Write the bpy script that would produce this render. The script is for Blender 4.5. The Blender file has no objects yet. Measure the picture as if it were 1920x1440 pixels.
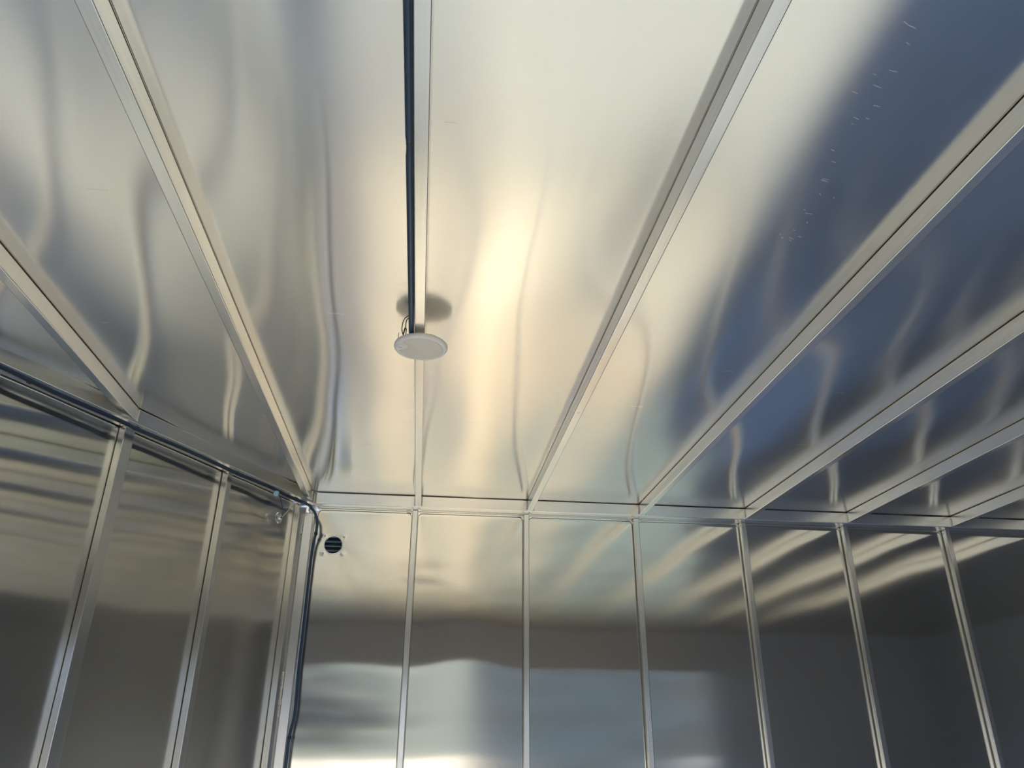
import bpy, bmesh, math, random
from mathutils import Vector, Matrix, noise
random.seed(7)
sc = bpy.context.scene
COL = sc.collection
CH = 1.45            # camera height above the floor
# ------------------------------------------------------------------ camera
cam_d = bpy.data.cameras.new('camera')
cam = bpy.data.objects.new('camera', cam_d); COL.objects.link(cam)
cam_d.sensor_fit = 'HORIZONTAL'; cam_d.sensor_width = 36.0
cam_d.lens = 1438.505 * 36.0 / 1920.0
cam_d.clip_start = 0.02; cam_d.clip_end = 500
R0 = Vector((0.99361705, -0.11259422, 0.00690704))     # right
R1 = Vector((0.0537689, 0.41889238, -0.90644254))      # down
R2 = Vector((0.09916689, 0.90102815, 0.42227267))      # forward
m3 = Matrix((R0, -R1, -R2)).transposed()
cam.matrix_world = Matrix.Translation((0, 0, CH)) @ m3.to_4x4()
sc.camera = cam
# ------------------------------------------------------------------ world
SKY_GAIN = 10.5
w = bpy.data.worlds.new('sky'); sc.world = w; w.use_nodes = True
nt = w.node_tree; nt.nodes.clear()
tc = nt.nodes.new('ShaderNodeTexCoord'); sx = nt.nodes.new('ShaderNodeSeparateXYZ')
nt.links.new(tc.outputs['Generated'], sx.inputs[0])
ramp = nt.nodes.new('ShaderNodeValToRGB'); nt.links.new(sx.outputs['Z'], ramp.inputs[0])
cr = ramp.color_ramp
cr.elements[0].position = 0.0; cr.elements[0].color = (0.80, 0.82, 0.90, 1)
cr.elements[1].position = 1.0; cr.elements[1].color = (0.14, 0.36, 0.95, 1)
e = cr.elements.new(0.12); e.color = (0.46, 0.60, 1.0, 1)
e = cr.elements.new(0.40); e.color = (0.28, 0.48, 1.0, 1)
bg = nt.nodes.new('ShaderNodeBackground')
def wm(op, a, b_, clamp=False):
    q = nt.nodes.new('ShaderNodeMath'); q.operation = op; q.use_clamp = clamp
    for k, t in enumerate((a, b_)):
        if t is None: continue
        if isinstance(t, (int, float)): q.inputs[k].default_value = t
        else: nt.links.new(t, q.inputs[k])
    return q.outputs[0]
# far tree line all around, with one open gap behind the doorway
ny = wm('MAXIMUM', wm('MULTIPLY', sx.outputs['Y'], -1.0), 0.02)
ratio = wm('ABSOLUTE', wm('ADD', wm('DIVIDE', sx.outputs['X'], ny), 0.02), None)
gap = wm('SUBTRACT', 1.0, wm('MULTIPLY', wm('SUBTRACT', ratio, 0.10), 6.0, True), True)
nz = nt.nodes.new('ShaderNodeTexNoise'); nz.inputs['Scale'].default_value = 7.0; nz.inputs['Detail'].default_value = 6
nt.links.new(tc.outputs['Generated'], nz.inputs['Vector'])
hgt = wm('ADD', wm('MULTIPLY', nz.outputs['Fac'], 0.03), 0.098)
tree = wm('MULTIPLY', wm('SUBTRACT', hgt, sx.outputs['Z']), 30.0, True)
far = nt.nodes.new('ShaderNodeMixRGB'); nt.links.new(gap, far.inputs[0])
far.inputs[1].default_value = (0.026, 0.028, 0.024, 1); far.inputs[2].default_value = (0.074, 0.082, 0.078, 1)
mix = nt.nodes.new('ShaderNodeMixRGB'); nt.links.new(tree, mix.inputs[0]); nt.links.new(ramp.outputs[0], mix.inputs[1])
nt.links.new(far.outputs[0], mix.inputs[2])
nt.links.new(mix.outputs[0], bg.inputs[0]); bg.inputs[1].default_value = SKY_GAIN
out = nt.nodes.new('ShaderNodeOutputWorld'); nt.links.new(bg.outputs[0], out.inputs[0])
# ------------------------------------------------------------------ sun
sd = bpy.data.lights.new('sun', 'SUN'); sun = bpy.data.objects.new('sun', sd); COL.objects.link(sun)
sd.energy = 15; sd.color = (1.0, 0.82, 0.54); sd.angle = 0.035
sun.rotation_euler = Vector((0.03, 0.915, -0.405)).to_track_quat('-Z', 'Y').to_euler()
sun.location = (0, -12, 12)
# ------------------------------------------------------------------ view
vs = sc.view_settings
sc.display_settings.display_device = 'sRGB'
vs.view_transform = 'Standard'; vs.look = 'None'; vs.gamma = 1.0; vs.use_curve_mapping = False
vs.exposure = -0.40
sc.cycles.max_bounces = 16; sc.cycles.glossy_bounces = 12; sc.cycles.diffuse_bounces = 5
sc.cycles.caustics_reflective = True; sc.cycles.sample_clamp_indirect = 6.0
# ================================================================== materials
def mat(name, col, rough=0.5, metal=0.0, aniso=0.0, tangent=None, spec=0.5, grain=None, scratch=None,
        transmission=0.0, coat=0.0, noise_amt=0.0, bump=0.0):
    m = bpy.data.materials.new(name); m.use_nodes = True
    n = m.node_tree.nodes; l = m.node_tree.links
    b = n['Principled BSDF']
    b.inputs['Base Color'].default_value = (*col, 1); b.inputs['Roughness'].default_value = rough
    b.inputs['Metallic'].default_value = metal; b.inputs['Anisotropic'].default_value = aniso
    b.inputs['Specular IOR Level'].default_value = spec
    b.inputs['Transmission Weight'].default_value = transmission
    b.inputs['Coat Weight'].default_value = coat
    if tangent:
        c = n.new('ShaderNodeCombineXYZ')
        for i in range(3): c.inputs[i].default_value = tangent[i]
        l.new(c.outputs[0], b.inputs['Tangent'])
    if grain:                       # very fine rolling marks: (scale x, y, z), base roughness +- amount
        t = n.new('ShaderNodeTexCoord'); mp = n.new('ShaderNodeMapping')
        mp.inputs['Scale'].default_value = grain
        nz = n.new('ShaderNodeTexNoise'); nz.inputs['Scale'].default_value = 1.0; nz.inputs['Detail'].default_value = 4
        l.new(t.outputs['Object'], mp.inputs[0]); l.new(mp.outputs[0], nz.inputs['Vector'])
        mr = n.new('ShaderNodeMapRange'); mr.inputs['From Min'].default_value = 0.3; mr.inputs['From Max'].default_value = 0.7
        mr.inputs['To Min'].default_value = rough * 0.97; mr.inputs['To Max'].default_value = rough * 1.03
        l.new(nz.outputs['Fac'], mr.inputs['Value']); l.new(mr.outputs[0], b.inputs['Roughness'])
        if bump:
            bp = n.new('ShaderNodeBump'); bp.inputs['Strength'].default_value = bump; bp.inputs['Distance'].default_value = 0.0006
            l.new(nz.outputs['Fac'], bp.inputs['Height']); l.new(bp.outputs[0], b.inputs['Normal'])
        if noise_amt:
            mx = n.new('ShaderNodeMapRange'); mx.inputs['From Min'].default_value = 0.3; mx.inputs['From Max'].default_value = 0.7
            mx.inputs['To Min'].default_value = 1 - noise_amt; mx.inputs['To Max'].default_value = 1 + noise_amt
            l.new(nz.outputs['Fac'], mx.inputs['Value'])
            vm = n.new('ShaderNodeVectorMath'); vm.operation = 'SCALE'; vm.inputs[0].default_value = col
            l.new(mx.outputs[0], vm.inputs['Scale']); l.new(vm.outputs[0], b.inputs['Base Color'])
    return m
P0 = Vector((-0.5953, 4.0910, 0))        # where the inner faces of the two top rails meet
U = Vector((-0.47187678, -0.88166451, 0))   # along the angled left wall, towards the nose
NW = Vector((-0.88166451, 0.47187678, 0))   # outward normal of the angled wall
ALU = (0.82, 0.79, 0.725)
M_ceil = mat('rolled_aluminium_ceiling', ALU, 0.15, 1, 1.0, (0, 1, 0), grain=(30, 900, 30), noise_amt=0.02)
M_wallf = mat('rolled_aluminium_front_wall', ALU, 0.085, 1, 1.0, (1, 0, 0), grain=(900, 30, 30), noise_amt=0.02)
M_walll = mat('rolled_aluminium_left_wall', ALU, 0.12, 1, 1.0, tuple(U), grain=(900, 900, 30), noise_amt=0.02)
M_back = mat('aluminium_sheet', ALU, 0.35, 1, grain=(60, 60, 60))
M_header = mat('dark_painted_back_wall', (0.46, 0.44, 0.40), 0.5)
M_end = mat('dark_end_wall', (0.27, 0.27, 0.26), 0.5)
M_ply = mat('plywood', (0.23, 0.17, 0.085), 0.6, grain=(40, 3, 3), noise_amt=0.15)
M_bow = mat('extruded_aluminium_bow', (0.84, 0.82, 0.77), 0.25, 1, 0.7, (1, 0, 0), grain=(400, 3, 400), noise_amt=0.04)
M_rail = mat('extruded_aluminium_rail', (0.84, 0.83, 0.80), 0.25, 1, 0.6, (0, 0, 1), grain=(3, 300, 400), noise_amt=0.04)
M_railw = mat('extruded_aluminium_side_rail', (0.84, 0.83, 0.80), 0.25, 1, 0.6, (0, 0, 1), grain=(30, 30, 400), noise_amt=0.04)
M_post = mat('extruded_aluminium_post', (0.84, 0.83, 0.80), 0.25, 1, 0.6, (1, 0, 0), grain=(400, 400, 3), noise_amt=0.04)
M_weld = mat('weld_metal', (0.78, 0.74, 0.68), 0.35, 1, grain=(300, 300, 300), bump=0.6)
M_plast = mat('white_plastic', (1.0, 0.94, 0.82), 0.3, coat=0.3)
M_diff = mat('frosted_lens', (0.93, 0.84, 0.68), 0.4)
M_clear = mat('clear_plastic', (0.95, 0.96, 0.96), 0.05, transmission=1.0)
M_chrome = mat('chrome', (0.85, 0.86, 0.88), 0.06, 1)
M_loom = mat('black_loom_blue_glare', (0.018, 0.050, 0.100), 0.42, coat=0.25)  # black loom, with blue glare put into its base colour
M_tape = mat('black_tape', (0.012, 0.020, 0.036), 0.30)
M_wireb = mat('black_wire', (0.012, 0.016, 0.028), 0.35)
M_wirey = mat('yellow_wire', (0.75, 0.66, 0.34), 0.4)
M_cap = mat('pale_blue_plastic', (0.36, 0.56, 0.66), 0.35)
M_bead = mat('grey_sealant', (0.20, 0.19, 0.17), 0.6)
M_dark = mat('black_vent_plastic', (0.020, 0.045, 0.070), 0.45)
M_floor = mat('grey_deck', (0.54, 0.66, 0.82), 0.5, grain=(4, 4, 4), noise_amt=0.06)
M_ground = mat('dry_gravel', (0.33, 0.21, 0.075), 0.9, grain=(0.8, 3.0, 1), noise_amt=0.25)
M_leaf = mat('leaves', (0.085, 0.070, 0.040), 0.8, grain=(6, 6, 6), noise_amt=0.5)
M_bark = mat('bark', (0.10, 0.08, 0.06), 0.9)
# ================================================================== helpers
def link(name, me, m=None, parent=None):
    o = bpy.data.objects.new(name, me); COL.objects.link(o)
    if m: me.materials.append(m)
    if parent: o.parent = parent
    return o
def from_bm(name, bm, m, parent=None, smooth=False):
    me = bpy.data.meshes.new(name); bm.normal_update(); bm.to_mesh(me); bm.free()
    if smooth:
        for p in me.polygons: p.use_smooth = True
    return link(name, me, m, parent)
def tag(o, label=None, cat=None, group=None, kind=None):
    if label: o['label'] = label
    if cat: o['category'] = cat
    if group: o['group'] = group
    if kind: o['kind'] = kind
    return o
def empty(name, loc):
    o = bpy.data.objects.new(name, None); COL.objects.link(o); o.location = loc; o.empty_display_size = 0.05
    return o
def V(p): return Vector((p[0], p[1], p[2] + CH))      # camera-height coordinates to world
def tube_box(bm, o, ax, ay, az, bev=0.0022):
    """solid rectangular bar: corner o, edge vectors ax, ay, az"""
    vs_ = [bm.verts.new(o + i * ax + j * ay + k * az) for i in (0, 1) for j in (0, 1) for k in (0, 1)]
    fs = [(0, 1, 3, 2), (4, 6, 7, 5), (0, 4, 5, 1), (2, 3, 7, 6), (0, 2, 6, 4), (1, 5, 7, 3)]
    ff = [bm.faces.new([vs_[i] for i in f]) for f in fs]
    bmesh.ops.recalc_face_normals(bm, faces=ff)
    if bev:
        ed = list({e for f in ff for e in f.edges})
        bmesh.ops.bevel(bm, geom=ed, offset=bev, segments=3, profile=0.5, affect='EDGES')
def smooth_bevel(o):
    for p in o.data.polygons: p.use_smooth = True
    mod = o.modifiers.new('wn', 'WEIGHTED_NORMAL'); mod.keep_sharp = False; mod.weight = 100
    return o
def cyl(bm, c, axis, r0, r1, h, seg=32, cap=True):
    axis = Vector(axis).normalized(); q = axis.to_track_quat('Z', 'Y').to_matrix().to_4x4()
    bmesh.ops.create_cone(bm, cap_ends=cap, segments=seg, radius1=r0, radius2=r1, depth=h,
                          matrix=Matrix.Translation(Vector(c) + axis * h / 2) @ q)
def lathe(bm, prof, c, seg=64, sx=1.0, sy=1.0):
    rings = []
    for r, z in prof:
        if r < 1e-6: rings.append([bm.verts.new((c[0], c[1], c[2] + z))])
        else: rings.append([bm.verts.new((c[0] + r * sx * math.cos(2 * math.pi * i / seg), c[1] + r * sy * math.sin(2 * math.pi * i / seg), c[2] + z)) for i in range(seg)])
    for a, b in zip(rings, rings[1:]):
        for i in range(seg):
            j = (i + 1) % seg
            if len(a) == 1: bm.faces.new((a[0], b[j], b[i]))
            elif len(b) == 1: bm.faces.new((a[i], a[j], b[0]))
            else: bm.faces.new((a[i], a[j], b[j], b[i]))
    bmesh.ops.recalc_face_normals(bm, faces=bm.faces[:])
def catmull(pts, n=8):
    P = [Vector(p) for p in pts]; P = [2 * P[0] - P[1]] + P + [2 * P[-1] - P[-2]]; o = []
    for i in range(1, len(P) - 2):
        for k in range(n):
            t = k / n
            o.append(0.5 * ((2 * P[i]) + (P[i + 1] - P[i - 1]) * t + (2 * P[i - 1] - 5 * P[i] + 4 * P[i + 1] - P[i + 2]) * t * t + (3 * P[i] - P[i - 1] - 3 * P[i + 1] + P[i + 2]) * t ** 3))
    o.append(P[-2]); return o
def sweep(bm, path, rad, seg=14, cap=True):
    """rad: number or function(distance)"""
    rings = []; s = 0; up = Vector((0.03, 0.02, 1)).normalized()
    nrm = None
    for i, p in enumerate(path):
        if i: s += (p - path[i - 1]).length
        t = (path[min(i + 1, len(path) - 1)] - path[max(i - 1, 0)]).normalized()
        if nrm is None:
            a = t.cross(up)
            if a.length < 0.1: a = t.cross(Vector((1, 0, 0)))
            nrm = a.normalized()
        nrm = (nrm - t * nrm.dot(t)).normalized(); b = t.cross(nrm)
        r = rad(s) if callable(rad) else rad
        rings.append([bm.verts.new(p + nrm * r * math.cos(2 * math.pi * k / seg) + b * r * math.sin(2 * math.pi * k / seg)) for k in range(seg)])
    for a, b in zip(rings, rings[1:]):
        for k in range(seg):
            j = (k + 1) % seg; bm.faces.new((a[k], a[j], b[j], b[k]))
    if cap:
        bm.faces.new(rings[0][::-1]); bm.faces.new(rings[-1])
def resample(path, step):
    o = [path[0]]; acc = 0
    for a, b in zip(path, path[1:]):
        L = (b - a).length; d = step - acc
        while d <= L:
            o.append(a.lerp(b, d / L)); d += step
        acc = L - (d - step)
    o.append(path[-1]); return o
def loom(name, path, r, parent=None, step=0.0021, necks=()):
    """corrugated split conduit; necks = distances where tape pinches it"""
    pts = resample(path, step)
    bm = bmesh.new()
    def rad(s):
        k = 1.0
        for q in necks:
            d = abs(s - q)
            if d < 0.03: k = min(k, 0.82 + 0.18 * (d / 0.03) ** 2)
        return r * k * (1.0 + 0.035 * (1 if int(round(s / step)) % 2 else -1))
    sweep(bm, pts, rad, 12)
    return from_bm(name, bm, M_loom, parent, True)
def weld(bm, a, b, r=0.004, seed=0):
    a = Vector(a); b = Vector(b); n = max(4, int((b - a).length / (r * 0.9)))
    rnd = random.Random(seed)
    for i in range(n + 1):
        p = a.lerp(b, i / n) + Vector([(rnd.random() - .5) * r * .5 for _ in range(3)])
        bmesh.ops.create_icosphere(bm, subdivisions=1, radius=r * (0.75 + 0.5 * rnd.random()), matrix=Matrix.Translation(p))
# ================================================================== dimensions (world, z from floor)
Hc = CH + 1.205                 # underside of the ceiling sheet at the framing
YR = 4.068                      # inner face of the front top rail
YP = 4.122                      # inner face of front posts
YS = 4.160                      # front wall sheet
RAILH = 0.0630
BOWH = 0.0570
BACK = -0.90
XR = 6.10
BOWS = [-1.213, -0.653, -0.0735, 0.5374, 1.165, 1.7785, 2.386, 3.022, 3.640, 4.255, 4.870, 5.485]   # left edge of each
BW = 0.0325
BOWS_ALL = [-1.78] + BOWS
# ================================================================== ceiling
def bay(x):
    e = [-2.4] + [b + BW / 2 for b in BOWS_ALL] + [XR + .1]
    for i, (a, b) in enumerate(zip(e, e[1:])):
        if a <= x <= b: return i, (x - a) / (b - a)
    return 0, 0.0
SAG = 0.0105
def ceil_z(x, y):
    i, t = bay(x)
    p = math.sin(math.pi * t) ** 2
    edge = min(1.0, max(0.0, (YS - y) / 0.45)); edge = edge * edge * (3 - 2 * edge)
    n1 = noise.noise(Vector((i * 7.3, y * 0.9, 0.3))); n2 = noise.noise(Vector((x * 2.3 + 5, y * 1.7, i * 3.1)))
    z = -SAG * p * (1 + 0.9 * n1) * edge + 0.0060 * n2 * math.sin(math.pi * t) * edge
    z += 0.0012 * math.sin(math.pi * t) * (1 - edge) * (0.5 + noise.noise(Vector((x * 9, 2.2, 0))))
    return Hc + 0.0022 + z
def grid(fn, nu, nv):
    bm = bmesh.new(); vv = [[bm.verts.new(fn(u / nu, v / nv)) for v in range(nv + 1)] for u in range(nu + 1)]
    for i in range(nu):
        for j in range(nv):
            bm.faces.new((vv[i][j], vv[i + 1][j], vv[i + 1][j + 1], vv[i][j + 1]))
    return bm
bm = grid(lambda u, v: (-3.4 + u * (XR + 3.4), BACK + v * (YS + 0.03 - BACK), ceil_z(-3.4 + u * (XR + 3.4), BACK + v * (YS + 0.03 - BACK))), 420, 180)
o = from_bm('ceiling', bm, M_ceil, None, True); tag(o, kind='structure')
rs = random.Random(5)
def scratch(bm, x, y, ln, dy, w=.0004):
    n_ = 6; a_ = []; b_ = []
    for k in range(n_ + 1):
        xx = x + ln * k / n_; yy = y + dy * k / n_; zz = ceil_z(xx, yy) - .0005
        a_.append(bm.verts.new((xx, yy - w, zz))); b_.append(bm.verts.new((xx, yy + w, zz)))
    for k in range(n_): bm.faces.new((a_[k], b_[k], b_[k + 1], a_[k + 1]))
bm = bmesh.new()
for k in range(26):
    y_ = rs.uniform(.9, 1.6); scratch(bm, .82 + (y_ - .9) * .12 + rs.gauss(0, .02), y_, rs.uniform(.006, .02), rs.uniform(.002, .006), .0006)
for k in range(24):
    scratch(bm, rs.uniform(-1.1, 1.6), rs.uniform(.9, 3.4), rs.uniform(.01, .06), rs.uniform(-.002, .002), .0003)
sco = from_bm('scratches', bm, mat('scratched_aluminium', (0.92, 0.91, 0.88), 0.55, 1), o); sco['kind'] = 'stuff'
md = o.modifiers.new('thick', 'SOLIDIFY'); md.thickness = 0.0015; md.offset = 1
if o.data.polygons[0].normal.z > 0: o.data.flip_normals()
md.offset = -1
# ================================================================== front wall (seen square on) with the vent hole
POSTS = [-0.0865, 0.5255, 1.148, 1.770, 2.381, 3.010, 3.628, 4.243, 4.858, 5.473]       # left edges
PW = 0.0300
VC = Vector((-0.496, YS, CH + 0.945))       # vent centre
def wall_y(x, z):
    e = [-0.62] + [p + PW / 2 for p in POSTS] + [XR]
    for i, (a, b) in enumerate(zip(e, e[1:])):
        if a <= x <= b: t = (x - a) / (b - a); break
    else: i, t = 0, 0
    p = math.sin(math.pi * max(0, min(1, t))) ** 2
    zc = z - CH
    y = 0.0
    if i == 1: y -= 0.0046 * p * math.exp(-((zc - 0.66) / 0.42) ** 2)
    if i == 0: y -= 0.0005 * p * math.exp(-((zc - 0.6) / 0.35) ** 2)
    y += 0.0010 * p * noise.noise(Vector((i * 5.1, z * 1.1, 1.7))) + 0.0006 * p * noise.noise(Vector((x * 3, z * 2.0, 4.0)))
    if i >= 2: y -= 0.0022 * p * math.exp(-((zc - 1.15) / 0.20) ** 2)
    # the dents around the vent screws
    for dx, dz in ((-.052, .045), (.052, .045), (-.052, -.045), (.052, -.045)):
        d2 = (x - VC.x - dx) ** 2 + (z - VC.z - dz) ** 2
        y -= 0.0012 * math.exp(-d2 / 0.013 ** 2)
    return YS + y
W0 = -0.66
xs = []
x = W0
while x < XR: 
    xs.append(x); x += 0.006 if -0.62 < x < -0.37 else 0.022
xs.append(XR)
zs = []; z = 0.0
while z < Hc + 0.01:
    zs.append(z); z += 0.006 if VC.z - 0.11 < z < VC.z + 0.11 else 0.03
zs.append(Hc + 0.01)
bm = bmesh.new()
G = [[bm.verts.new((x, wall_y(x, z), z)) for z in zs] for x in xs]
for i in range(len(xs) - 1):
    for j in range(len(zs) - 1):
        bm.faces.new((G[i][j], G[i][j + 1], G[i + 1][j + 1], G[i + 1][j]))
bmesh.ops.recalc_face_normals(bm, faces=bm.faces[:])
# thickness
wf = from_bm('wall_front', bm, M_wallf, None, True); tag(wf, kind='structure')
if wf.data.polygons[0].normal.y > 0: wf.data.flip_normals()
md = wf.modifiers.new('thick', 'SOLIDIFY'); md.thickness = 0.0016; md.offset = -1
bmc = bmesh.new(); cyl(bmc, (VC.x, YS - 0.03, VC.z), (0, 1, 0), 0.047, 0.047, 0.06, 64)
cut = from_bm('cutter', bmc, None)
bo = wf.modifiers.new('hole', 'BOOLEAN'); bo.operation = 'DIFFERENCE'; bo.object = cut; bo.solver = 'EXACT'
dg = bpy.context.evaluated_depsgraph_get()
new = bpy.data.meshes.new_from_object(wf.evaluated_get(dg))
wf.modifiers.clear(); wf.data = new
bpy.data.objects.remove(cut)
# ================================================================== angled left wall (V-nose side)
LL = 5.6
def left_pt(s, z):
    off = 0.094
    e = [0.0, .14, .64, 1.27, 1.9, 2.5, 3.1, 3.7, 4.3, 4.9, LL]
    i = 0
    for k, (a, b) in enumerate(zip(e, e[1:])):
        if a <= s <= b: i = k; t = (s - a) / (b - a)
    p = math.sin(math.pi * t) ** 2
    off -= 0.0030 * p * (0.8 + noise.noise(Vector((i * 3.3, z * 1.2, 8)))) * math.exp(-((z - CH - .9) / .55) ** 2)
    off += 0.0012 * p * noise.noise(Vector((s * 1.5, z * 2.2, 3)))
    q = P0 + U * s + NW * off
    return (q.x, q.y, z)
bm = grid(lambda u, v: left_pt(u * LL, v * (Hc + 0.01)), 240, 90)
wl = from_bm('wall_left', bm, M_walll, None, True); tag(wl, kind='structure')
if Vector(wl.data.polygons[0].normal).dot(NW) > 0: wl.data.flip_normals()
md = wl.modifiers.new('thick', 'SOLIDIFY'); md.thickness = 0.0016; md.offset = -1
# right wall, floor, back wall with the wide open doorway
bm = bmesh.new(); tube_box(bm, Vector((XR, BACK - .05, 0)), Vector((.04, 0, 0)), Vector((0, YS + .1 - BACK, 0)), Vector((0, 0, Hc + .02)), 0)
tag(from_bm('wall_right', bm, M_end), kind='structure')
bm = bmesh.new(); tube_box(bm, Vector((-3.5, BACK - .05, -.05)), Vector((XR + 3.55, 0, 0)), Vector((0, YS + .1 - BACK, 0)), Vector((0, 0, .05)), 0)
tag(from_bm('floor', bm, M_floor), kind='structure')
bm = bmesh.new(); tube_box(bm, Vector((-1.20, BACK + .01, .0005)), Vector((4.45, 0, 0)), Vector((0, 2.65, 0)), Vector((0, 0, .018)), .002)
tag(from_bm('tint_panel_1', bm, M_ply), kind='structure')      # added unseen plywood panel inside the doorway, warms the ceiling reflections
HB = CH + 0.75      # underside of the door header
OX0, OX1 = -1.75, 3.3
bm = bmesh.new()
tube_box(bm, Vector((-3.5, BACK - .05, HB)), Vector((XR + 3.55, 0, 0)), Vector((0, .05, 0)), Vector((0, 0, Hc + .01 - HB)), 0)
tube_box(bm, Vector((-3.5, BACK - .05, 0)), Vector((OX0 + 3.5, 0, 0)), Vector((0, .05, 0)), Vector((0, 0, HB)), 0)
tube_box(bm, Vector((OX1, BACK - .05, 0)), Vector((XR - OX1 + .05, 0, 0)), Vector((0, .05, 0)), Vector((0, 0, HB)), 0)
tag(from_bm('wall_back', bm, M_header), kind='structure')
# ================================================================== outside
bm = bmesh.new(); tube_box(bm, Vector((-60, -90, -.62)), Vector((120, 0, 0)), Vector((0, 110, 0)), Vector((0, 0, .05)), 0)
g = from_bm('ground', bm, M_ground); tag(g, kind='structure')
# added unseen sun blockers: loose tree left, clipped hedge right, sunlit gap between
tr = empty('tree', (-2.85, -14.5, -.57)); tag(tr, 'loose leafy tree added outside behind the camera, unseen, to thin the sunlight', 'tree')
bm = bmesh.new(); sweep(bm, catmull([(0, 0, 0), (.1, 0, 1.5), (-.05, .1, 3.5), (.1, 0, 6), (0, 0, 9.5)], 6), lambda s_: max(.04, .22 - s_ * .019), 12)
for k in range(9):
    h = 2.2 + k * .75; a_ = k * 2.4
    sweep(bm, catmull([(0, 0, h), (math.cos(a_) * 1.0, math.sin(a_) * .5, h + .6), (math.cos(a_) * 2.0, math.sin(a_) * .8, h + 1.5)], 5), .045, 8)
from_bm('trunk', bm, M_bark, tr, True)
bm = bmesh.new(); rt = random.Random(11)
for k in range(560):
    x = rt.uniform(-2.9, 2.1) if k < 430 else rt.uniform(-2.9, 0.6); z = rt.uniform(1.9, 11.0); r = rt.uniform(.13, .29)
    bmesh.ops.create_icosphere(bm, subdivisions=1, radius=r, matrix=Matrix.Translation((x, rt.uniform(-1.1, 1.1), z)) @ Matrix.Rotation(rt.uniform(0, 3), 4, 'X') @ Matrix.Diagonal((1.25, 1, .8, 1)))
from_bm('shade_foliage', bm, M_leaf, tr)
def hedge_pt(u, v):
    a = u * 2 * math.pi; ex = 2.9 * max(-1, min(1, 1.25 * math.cos(a))); ey = 1.6 * max(-1, min(1, 1.25 * math.sin(a)))
    z = v * 10.6; k = 1.0 if v < .93 else 1.0 - (v - .93) / .07 * .98
    p = Vector((ex * k, ey * k, z)); nn = noise.noise(p * 1.1) * .28 + noise.noise(p * 3.7) * .12
    return (p.x + nn, p.y + nn * .7, z + nn * .4 * (v > 0.3))
bm = grid(lambda u, v: hedge_pt(u, v), 240, 60)
hd = from_bm('shade_hedge', bm, M_leaf, None, True); hd.location = (4.55, -14.5, -.57); tag(hd, 'tall dark green hedge added outside behind the camera, unseen, to block the sun', 'shade_hedge')
# ================================================================== top rails
bm = bmesh.new()
tube_box(bm, Vector((-0.600, YR, Hc - RAILH)), Vector((XR + .6, 0, 0)), Vector((0, YS - .006 - YR, 0)), Vector((0, 0, RAILH - 0.0012)), 0.0035)
o = smooth_bevel(from_bm('top_rail', bm, M_rail))
tag(o, 'long aluminium top rail running under the ceiling edge of the straight wall ahead', 'rail')
bm = bmesh.new()
tube_box(bm, P0 + Vector((0, 0, Hc - RAILH)) + U * 0.004, U * (LL - .1), NW * 0.084, Vector((0, 0, RAILH - 0.0012)), 0.0035)
o = smooth_bevel(from_bm('top_rail', bm, M_railw))
tag(o, 'aluminium top rail of the angled left wall with black cable along its lower edge', 'rail')
# ================================================================== roof bows
bow_lab = {
 0: 'short roof bow at far left, ending on the second post of the angled wall',
 1: 'roof bow ending in the corner where angled and straight wall meet',
 2: 'roof bow carrying the round white lamp and black cable loom',
 3: 'roof bow with a small screw hole, next right of the lamp bow',
 4: 'second roof bow to the right of the lamp bow',
 5: 'third roof bow to the right of the lamp bow',
 6: 'fourth roof bow to the right of the lamp bow',
 7: 'fifth roof bow to the right of the lamp bow, near the right edge'}
def y_end(x):
    # where a bow line meets the rail of the angled wall / the front rail
    if x + BW > -0.60:
        return YR
    s = (P0.x - x) / 0.47187678
    return P0.y - s * 0.88166451 - 0.004
def rail_y(x): return P0.y - (P0.x - x) / 0.47187678 * 0.88166451
for i, bx in enumerate(BOWS[:9]):
    bm = bmesh.new()
    y1 = YR - 0.0005
    if i == 0: y1 = rail_y(bx) + 0.0
    if i == 1: y1 = 4.005
    y0 = BACK + 0.002
    tube_box(bm, Vector((bx, y0, Hc - BOWH)), Vector((BW, 0, 0)), Vector((0, y1 - y0, 0)), Vector((0, 0, BOWH - 0.0008)), 0.0032)
    if i <= 1:      # mitre against the angled rail
        for v in bm.verts:
            if v.co.y > y1 - 0.02: v.co.y = rail_y(v.co.x) - (y1 - v.co.y) * 0.2 - 0.001
    o = smooth_bevel(from_bm('roof_bow', bm, M_bow))
    tag(o, bow_lab.get(i, 'sixth roof bow right of the lamp bow, barely in view at the right edge'), 'roof bow', 'roof bows across the ceiling')
    ends = ([(bx - .003, YR - .002), (bx + BW + .003, YR - .002)] if i >= 2 else [(bx + BW + .002, rail_y(bx + BW + .002) - .004)])
    for q, (wx_, wy_) in enumerate(ends):
        bw_ = bmesh.new(); weld(bw_, (wx_, wy_, Hc - .006), (wx_, wy_, Hc - BOWH + .004), .0034, i + 50 * q)
        wd = from_bm('weld', bw_, M_weld, o, True); wd['label'] = 'rough weld bead at the joint'
    if i == 3:
        bm = bmesh.new()
        pr = [(0.0075, 0.0), (0.0095, -0.0012), (0.0115, 0.0)]
        lathe(bm, pr, (bx + BW / 2 - 0.001, 2.675, Hc - BOWH + 0.0004), 32)
        h = from_bm('screw_hole_rim', bm, M_post, o, True)
        bm = bmesh.new(); cyl(bm, (bx + BW / 2 - 0.001, 2.675, Hc - BOWH - 0.0002), (0, 0, 1), .0072, .0072, .0012, 24)
        h = from_bm('screw_hole', bm, M_back, o); 
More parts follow.
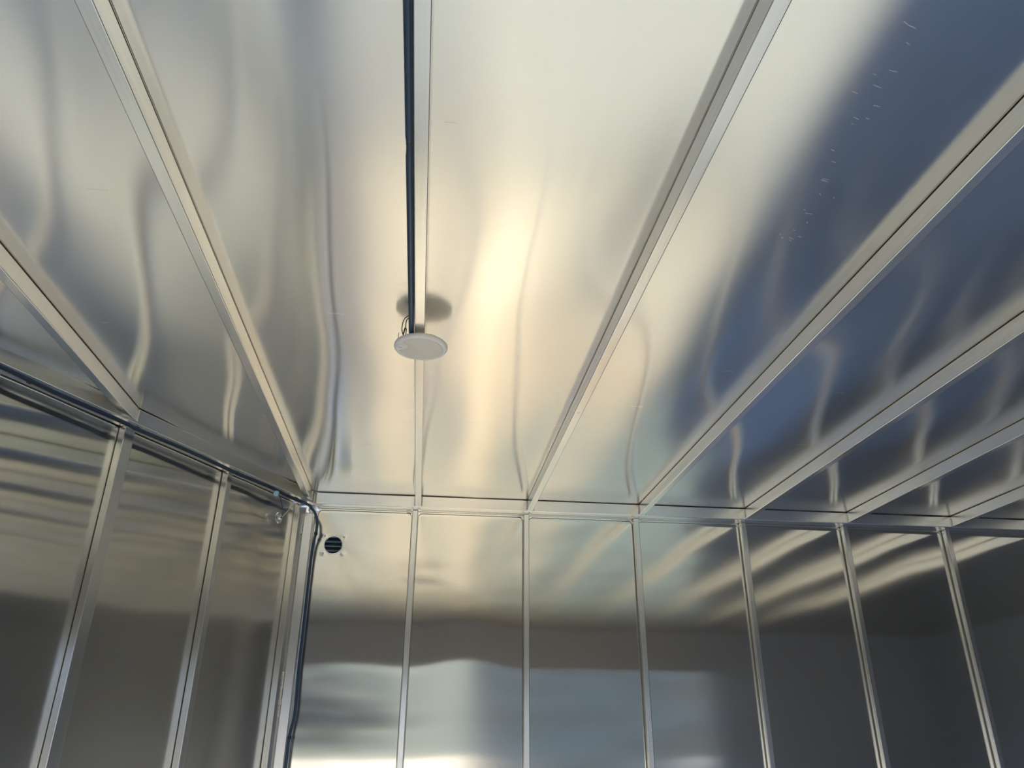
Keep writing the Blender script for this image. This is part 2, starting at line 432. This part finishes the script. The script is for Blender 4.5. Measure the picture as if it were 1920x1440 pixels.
# ================================================================== posts of the straight wall
post_lab = ['slim wall post below the lamp bow, first right of the vent', 'wall post second right of the round vent',
 'wall post third right of the round vent', 'wall post fourth right of the round vent', 'wall post fifth right of the round vent',
 'wall post sixth right of the round vent, nearest the right edge']
for i, px in enumerate(POSTS[:8]):
    bm = bmesh.new()
    tube_box(bm, Vector((px, YP, 0.001)), Vector((PW, 0, 0)), Vector((0, YS - .004 - YP, 0)), Vector((0, 0, Hc - RAILH - 0.002)), 0.0035)
    o = smooth_bevel(from_bm('wall_post', bm, M_post))
    tag(o, post_lab[i] if i < 6 else ('wall post just outside the right edge of the view' if i == 6 else 'wall post farther out, second one beyond the right edge'), 'wall post', 'posts of the straight wall')
    bm = bmesh.new()
    weld(bm, (px - .030, YP + .010, Hc - RAILH - .001), (px - .006, YP + .008, Hc - RAILH - .001), .0022, i + 9)
    from_bm('weld', bm, M_weld, o, True)
# panel sealant beads: along the top and down both sides of each bay
edges = [-0.598] + POSTS[:7]
for i, (a, b) in enumerate(zip(edges, edges[1:])):
    x0 = a + PW + .0025 if i else a + .006; x1 = b - .0025
    z1 = Hc - RAILH - .010; yy = YS - .004; rr = 0.022
    pts = [(x0, yy, 0.02), (x0, yy, z1 - rr)]
    pts += [(x0 + rr - rr * math.cos(t), yy, z1 - rr + rr * math.sin(t)) for t in (0.4, 0.8, 1.2)]
    pts += [(x0 + rr, yy, z1), (x1 - rr, yy, z1)]
    pts += [(x1 - rr + rr * math.sin(t), yy, z1 - rr + rr * math.cos(t)) for t in (0.4, 0.8, 1.2)]
    pts += [(x1, yy, z1 - rr), (x1, yy, 0.02)]
    bm = bmesh.new(); sweep(bm, [Vector(p) for p in pts], 0.0011, 8)
    o = from_bm('sealant_bead', bm, M_bead, wf, True)
# ================================================================== posts of the angled wall
def wpt(s, off, z): 
    q = P0 + U * s + NW * off; return Vector((q.x, q.y, z))
def hs(sH, plane):      # re-project a coordinate measured on the rail plane onto a plane set back by `plane`
    return (2.760 - (2.760 - sH) * (2.037 * 1.205 + plane) / (2.037 * 1.205)) * 1.205
ps = [(hs(.071, .055), hs(.118, .055), 'wall post of the angled wall beside the corner, above the small chrome light'),
      (hs(.545, .055), hs(.5715, .055), 'slim middle post of the angled wall, between two wider posts'),
      (hs(1.023, .055), hs(1.064, .055), 'wide wall post at left below the short roof bow')]
ps += [(hs(1.50, .055), hs(1.535, .055), 'wall post of the angled wall outside the left edge')]
for i, (s0, s1, lab) in enumerate(ps):
    bm = bmesh.new(); tube_box(bm, wpt(s0, .055, 0.001), U * (s1 - s0), NW * .036, Vector((0, 0, Hc - RAILH - .002)), 0.0035)
    o = smooth_bevel(from_bm('wall_post', bm, M_post)); tag(o, lab, 'wall post', 'posts of the angled wall')
# corner bar
bm = bmesh.new(); X0 = -0.654
tube_box(bm, Vector((X0, 4.085, 0.001)), Vector((.045, 0, 0)), Vector((0, .05, 0)), Vector((0, 0, CH + 1.10 - .001)), 0.003)
for v in bm.verts:
    if v.co.z > CH + 1.0: v.co.z -= (v.co.x - X0) * 0.22
o = smooth_bevel(from_bm('corner_bar', bm, M_post)); tag(o, 'bright flat corner bar between the two walls, cable on its right', 'corner bar')
bm = bmesh.new()
weld(bm, (X0 - .003, 4.084, CH + 1.085), (X0 - .004, 4.084, CH + .985), .0042, 3)
o1 = from_bm('weld', bm, M_weld, o, True); o1['label'] = 'upper rough weld bead on the left edge'; bm = bmesh.new()
weld(bm, (X0 - .004, 4.084, CH + .30), (X0 - .004, 4.084, CH + .10), .0040, 4)
o1 = from_bm('weld', bm, M_weld, o, True); o1['label'] = 'lower rough weld bead on the left edge'
# ================================================================== cable loom on the lamp bow
cx = -0.0830; cz = Hc - 0.052
path = catmull([(cx - .001, BACK + .02, cz), (cx - .001, 0.6, cz), (cx, 1.0, cz), (cx, 1.27, cz), (cx, 1.8, cz + .001), (cx, 2.150, cz + .001)], 10)
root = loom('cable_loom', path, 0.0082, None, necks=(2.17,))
tag(root, 'straight black cable loom along the left side of the lamp bow', 'cable')
bm = bmesh.new(); tp = [Vector((cx, 1.245 + k * .006, cz)) for k in range(8)]
sweep(bm, tp, lambda s: 0.0076 - 0.0006 * math.sin(s * 60), 16)
o = from_bm('tape_wrap', bm, M_tape, root, True)
# ================================================================== cable along the angled wall and down the corner
zc = Hc - RAILH - 0.0135
pw = [wpt(s, .006, zc + dz) for s, dz in ((2.6, .002), (2.1, .003), (1.82, .004), (1.70, .001), (1.58, -.002), (1.30, .0), (1.22, -.003), (1.0, .001), (.80, .0), (.64, -.003), (.50, .0), (.36, .001), (.25, -.004), (.13, -.002), (.05, -.006))]
pw += [V(p) for p in ((-0.622, 4.060, 1.118), (-0.603, 4.060, 1.098), (-0.588, 4.066, 1.070), (-0.581, 4.075, 1.035), (-0.583, 4.085, 0.985), (-0.592, 4.098, 0.93), (-0.5955, 4.105, .80), (-0.594, 4.105, .55), (-0.593, 4.105, .34), (-0.587, 4.105, .155), (-0.589, 4.105, .085), (-0.5985, 4.100, .01), (-0.5995, 4.10, -.12), (-0.599, 4.10, -.5), (-0.599, 4.10, -.9), (-0.599, 4.10, -1.40))]
path = catmull(pw, 8)
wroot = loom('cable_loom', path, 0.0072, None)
tag(wroot, 'black cable loom along the angled wall rail, bending down the corner', 'cable')
pw2 = [p + Vector((0.003, -0.003, -0.0085)) for p in pw[:14]]
bm = bmesh.new(); sweep(bm, catmull(pw2, 8), 0.0040, 10); from_bm('inner_cable', bm, M_wireb, wroot, True)
def tie(c, d, r):
    bm = bmesh.new(); d = Vector(d).normalized()
    cyl(bm, Vector(c) - d * .007, d, r, r, .014, 20)
    bmesh.ops.create_icosphere(bm, subdivisions=1, radius=.004, matrix=Matrix.Translation(Vector(c) + Vector((.003, -.006, -r))))
    return bm
for s in (1.70, 1.22, .62, .17):
    from_bm('tape_wrap', tie(wpt(s, .010, zc - .001), U, .0100), M_tape, wroot)
from_bm('tape_wrap', tie(V((-0.583, 4.085, .985)), (0, 0, 1), .0095), M_tape, wroot)
from_bm('tape_wrap', tie(V((-0.598, 4.100, .01)), (0, 0, 1), .0095), M_tape, wroot)
# pale blue round cap on the cable
cc = V((-0.750, 3.760, 1.100)); ax = Vector((0.35, -0.80, -0.45)).normalized()
bm = bmesh.new(); cyl(bm, cc, ax, .0145, .0145, .010, 28)
bmesh.ops.bevel(bm, geom=[e for e in bm.edges if len(e.link_faces) == 2 and e.calc_face_angle() > 1], offset=.0018, segments=2, affect='EDGES')
cap = smooth_bevel(from_bm('wire_connector_cap', bm, M_cap)); tag(cap, 'pale blue round plastic cap on the black cable near the corner', 'cap')
bm = bmesh.new()
side = ax.cross(Vector((0, 0, 1))).normalized(); upv = side.cross(ax)
for k in (-1, 0, 1):
    q = cc + ax * .0100 - side * .0110 + upv * .005 * k
    cyl(bm, q, ax, .0022, .0022, .0012, 10)
from_bm('contact', bm, M_tape, cap)
# chrome marker light hanging on its two wires, against the angled wall
lc = V((-0.7535, 3.925, 1.020)); ln = -NW
lroot = empty('marker_light', lc)
lroot.rotation_euler = ln.to_track_quat('Z', 'Y').to_euler()
tag(lroot, 'small chrome marker light with clear round flange on angled wall', 'light')
bm = bmesh.new(); lathe(bm, [(.0, .002), (.026, .002), (.028, .0008), (.0285, -.0005), (.026, -.0015), (.0, -.0015)], (0, 0, 0), 40)
bm2 = bmesh.new(); lathe(bm2, [(.020, .0025), (.0215, .0042), (.023, .0025)], (0, 0, 0), 40)
from_bm('flange', bm, M_clear, lroot, True); from_bm('flange_ring', bm2, M_clear, lroot, True)
bm = bmesh.new(); lathe(bm, [(.0112, .002), (.0112, .008), (.0085, .013), (.0040, .0155), (0, .016)], (0, 0, 0), 28); from_bm('chrome_bezel', bm, M_chrome, lroot, True)
bm = bmesh.new(); lathe(bm, [(.0050, .0150), (.0045, .0180), (.002, .0195), (0, .0198)], (0, 0, 0), 20); from_bm('lamp_lens', bm, M_dark, lroot, True)
def free_wire(name, pts, m, lab, r=.0017, parent=None):
    bm = bmesh.new(); sweep(bm, catmull([V(p) for p in pts], 8), r, 8); o = from_bm(name, bm, m, parent, True)
    if lab: tag(o, lab, 'wire')
    return o
free_wire('hanging_wire', [(-0.745, 3.775, 1.100), (-0.738, 3.800, 1.092), (-0.729, 3.825, 1.068), (-0.726, 3.852, 1.040), (-0.734, 3.905, 1.024), (-0.741, 3.915, 1.020)], M_wireb, 'thin black wire hanging from the blue cap to the chrome light')
free_wire('hanging_wire', [(-0.690, 3.935, 1.094), (-0.692, 3.915, 1.078), (-0.700, 3.900, 1.060), (-0.718, 3.900, 1.038), (-0.738, 3.918, 1.020)], M_wirey, 'thin yellow wire looping from the corner post to chrome light')
# ================================================================== round ceiling lamp
LZ = Hc - BOWH - 0.027          # underside of the lens
lp = Vector((-0.0520, 2.175, LZ))
lamp = empty('ceiling_lamp', lp); tag(lamp, 'round white flat ceiling lamp with touch switch under the bow', 'lamp')
bm = bmesh.new()
lathe(bm, [(0, .019), (.066, .019), (.0815, .0170), (.0845, .0135), (.0845, .0080), (.0825, .0045), (.0780, .0022), (.0735, .0016), (.0700, .0028), (.0, .0034)], (0, 0, 0), 96)
from_bm('housing', bm, M_plast, lamp, True)
bm = bmesh.new()
# lens: disc with the switch lobe cut out of it
N = 120; ring = []; sc_ = Vector((-.0640, -.0130))
for k in range(N):
    a = 2 * math.pi * k / N; r = .0705; p = Vector((r * math.cos(a), r * math.sin(a)))
    d = (p - sc_).length
    if d < .027:
        p = sc_ + (p - sc_).normalized() * .027 if d > 1e-4 else sc_ + Vector((.027, 0))
        if p.length > .0705: p = p.normalized() * .0705
    ring.append(p)
# replace with radially clipped version for a clean concave edge
ring = []
for k in range(N):
    a = 2 * math.pi * k / N; u = Vector((math.cos(a), math.sin(a))); r = .0705
    b_ = u.dot(sc_); cc_ = sc_.length_squared - .024 ** 2; disc = b_ * b_ - cc_
    if b_ > 0 and disc > 0: r = min(r, b_ - math.sqrt(disc))
    ring.append(u * r)
top = [bm.verts.new((p.x, p.y, .0036)) for p in ring]; mid = [bm.verts.new((p.x, p.y, .0014)) for p in ring]
inn = [bm.verts.new((p.x * .955, p.y * .955, .0002)) for p in ring]; c0 = bm.verts.new((.006, .0, -.0012))
for k in range(N):
    j = (k + 1) % N
    bm.faces.new((top[k], top[j], mid[j], mid[k])); bm.faces.new((mid[k], mid[j], inn[j], inn[k])); bm.faces.new((inn[k], inn[j], c0))
bmesh.ops.recalc_face_normals(bm, faces=bm.faces[:])
from_bm('lens', bm, M_diff, lamp, True)
bm = bmesh.new(); lathe(bm, [(.0, -.0012), (.0105, -.0012), (.0125, 0), (.0130, .003)], (sc_.x + .001, sc_.y, 0), 40)
sw = from_bm('touch_switch', bm, M_plast, lamp, True)
bm = bmesh.new(); lathe(bm, [(.0135, .0012), (.0145, -.0004), (.0155, .0012)], (sc_.x + .001, sc_.y, 0), 40); from_bm('switch_ring', bm, M_plast, lamp, True)
M_mark = mat('grey_print', (0.33, 0.31, 0.28), 0.5)
bm = bmesh.new()
for dx, dy, wx, wy in ((-.0045, 0, .0012, .008), (.0045, 0, .0012, .008), (0, .0028, .0032, .0011), (0, -.0028, .0032, .0011), (-.0015, .0, .001, .003), (.0018, 0, .001, .003)):
    tube_box(bm, Vector((sc_.x + .001 + dx - wx / 2, sc_.y + dy - wy / 2, -.0015)), Vector((wx, 0, 0)), Vector((0, wy, 0)), Vector((0, 0, .0004)), 0)
from_bm('switch_mark', bm, M_mark, sw)
bm = bmesh.new(); tube_box(bm, Vector((-.019, -.056, .0185)), Vector((.036, 0, 0)), Vector((0, .112, 0)), Vector((0, 0, .0083)), .0015)
smooth_bevel(from_bm('mounting_bracket', bm, M_plast, lamp))
bm = bmesh.new()
off = Vector((0, 0, CH)) - lp
def lw(pts, r=.0016):
    sweep(bm, catmull([Vector(p) for p in pts], 8), r, 8)
lw([(-.030, -.120, .060), (-.052, -.106, .050), (-.0600, -.078, .032), (-.0560, -.050, .022)])
lw([(-.030, -.110, .058), (-.046, -.098, .050), (-.0500, -.072, .034), (-.0560, -.050, .022)])
lw([(-.0560, -.050, .022), (-.0520, -.062, .040), (-.0475, -.058, .040), (-.0480, -.050, .022)])
from_bm('lamp_wire', bm, M_wireb, lamp, True)
bm = bmesh.new(); tube_box(bm, Vector((-.072, -.050, .017)), Vector((.003, 0, 0)), Vector((0, .012, 0)), Vector((0, 0, .014)), .0005)
from_bm('spring_clip', bm, M_plast, lamp)
# ================================================================== round vent
vr = empty('round_vent', VC + Vector((0, 0, 0))); tag(vr, 'round hole with dark horizontal louvres and four screws in the wall', 'vent')
bm = bmesh.new()
prof = [(.0490, -.0018), (.0474, -.0034), (.0452, -.0022), (.0452, .012)]
seg = 64; rings = [[bm.verts.new((r * math.cos(2 * math.pi * k / seg), y, r * math.sin(2 * math.pi * k / seg))) for k in range(seg)] for r, y in prof]
for a, b in zip(rings, rings[1:]):
    for k in range(seg): j = (k + 1) % seg; bm.faces.new((a[k], a[j], b[j], b[k]))
bmesh.ops.recalc_face_normals(bm, faces=bm.faces[:])
from_bm('cut_edge', bm, M_post, vr, True)
bm = bmesh.new(); tube_box(bm, Vector((-.075, .075, -.075)), Vector((.15, 0, 0)), Vector((0, .004, 0)), Vector((0, 0, .15)), 0)
for a, b, c, d in (((-.075, .004, -.075), (.004, 0, 0), (0, .07, 0), (0, 0, .15)), ((.071, .004, -.075), (.004, 0, 0), (0, .07, 0), (0, 0, .15)), ((-.075, .004, .071), (.15, 0, 0), (0, .07, 0), (0, 0, .004)), ((-.075, .004, -.075), (.15, 0, 0), (0, .07, 0), (0, 0, .004))):
    tube_box(bm, Vector(a), Vector(b), Vector(c), Vector(d), 0)
from_bm('backing', bm, M_dark, vr)
for k in range(5):
    bm = bmesh.new(); tube_box(bm, Vector((-.068, .008, -.058 + k * .0245)), Vector((.136, 0, 0)), Vector((0, .020, .012)), Vector((0, .0006, .0030)), .0006)
    from_bm('louvre', bm, mat('louvre_plastic', (0.24, 0.34, 0.42), 0.3) if k == 0 else bpy.data.materials['louvre_plastic'], vr)
for dx, dz in ((-.050, .046), (.052, .042), (-.050, -.047), (.044, -.050)):
    bm = bmesh.new()
    cyl(bm, (dx, -.0012, dz), (0, -1, 0), .0066, .0055, .0030, 20)
    cyl(bm, (dx, -.0036, dz), (0, -1, 0), .0030, .0024, .0050, 12)
    s_ = from_bm('screw', bm, M_weld, vr, True)
# keep the transforms evaluated
bpy.context.view_layer.update()
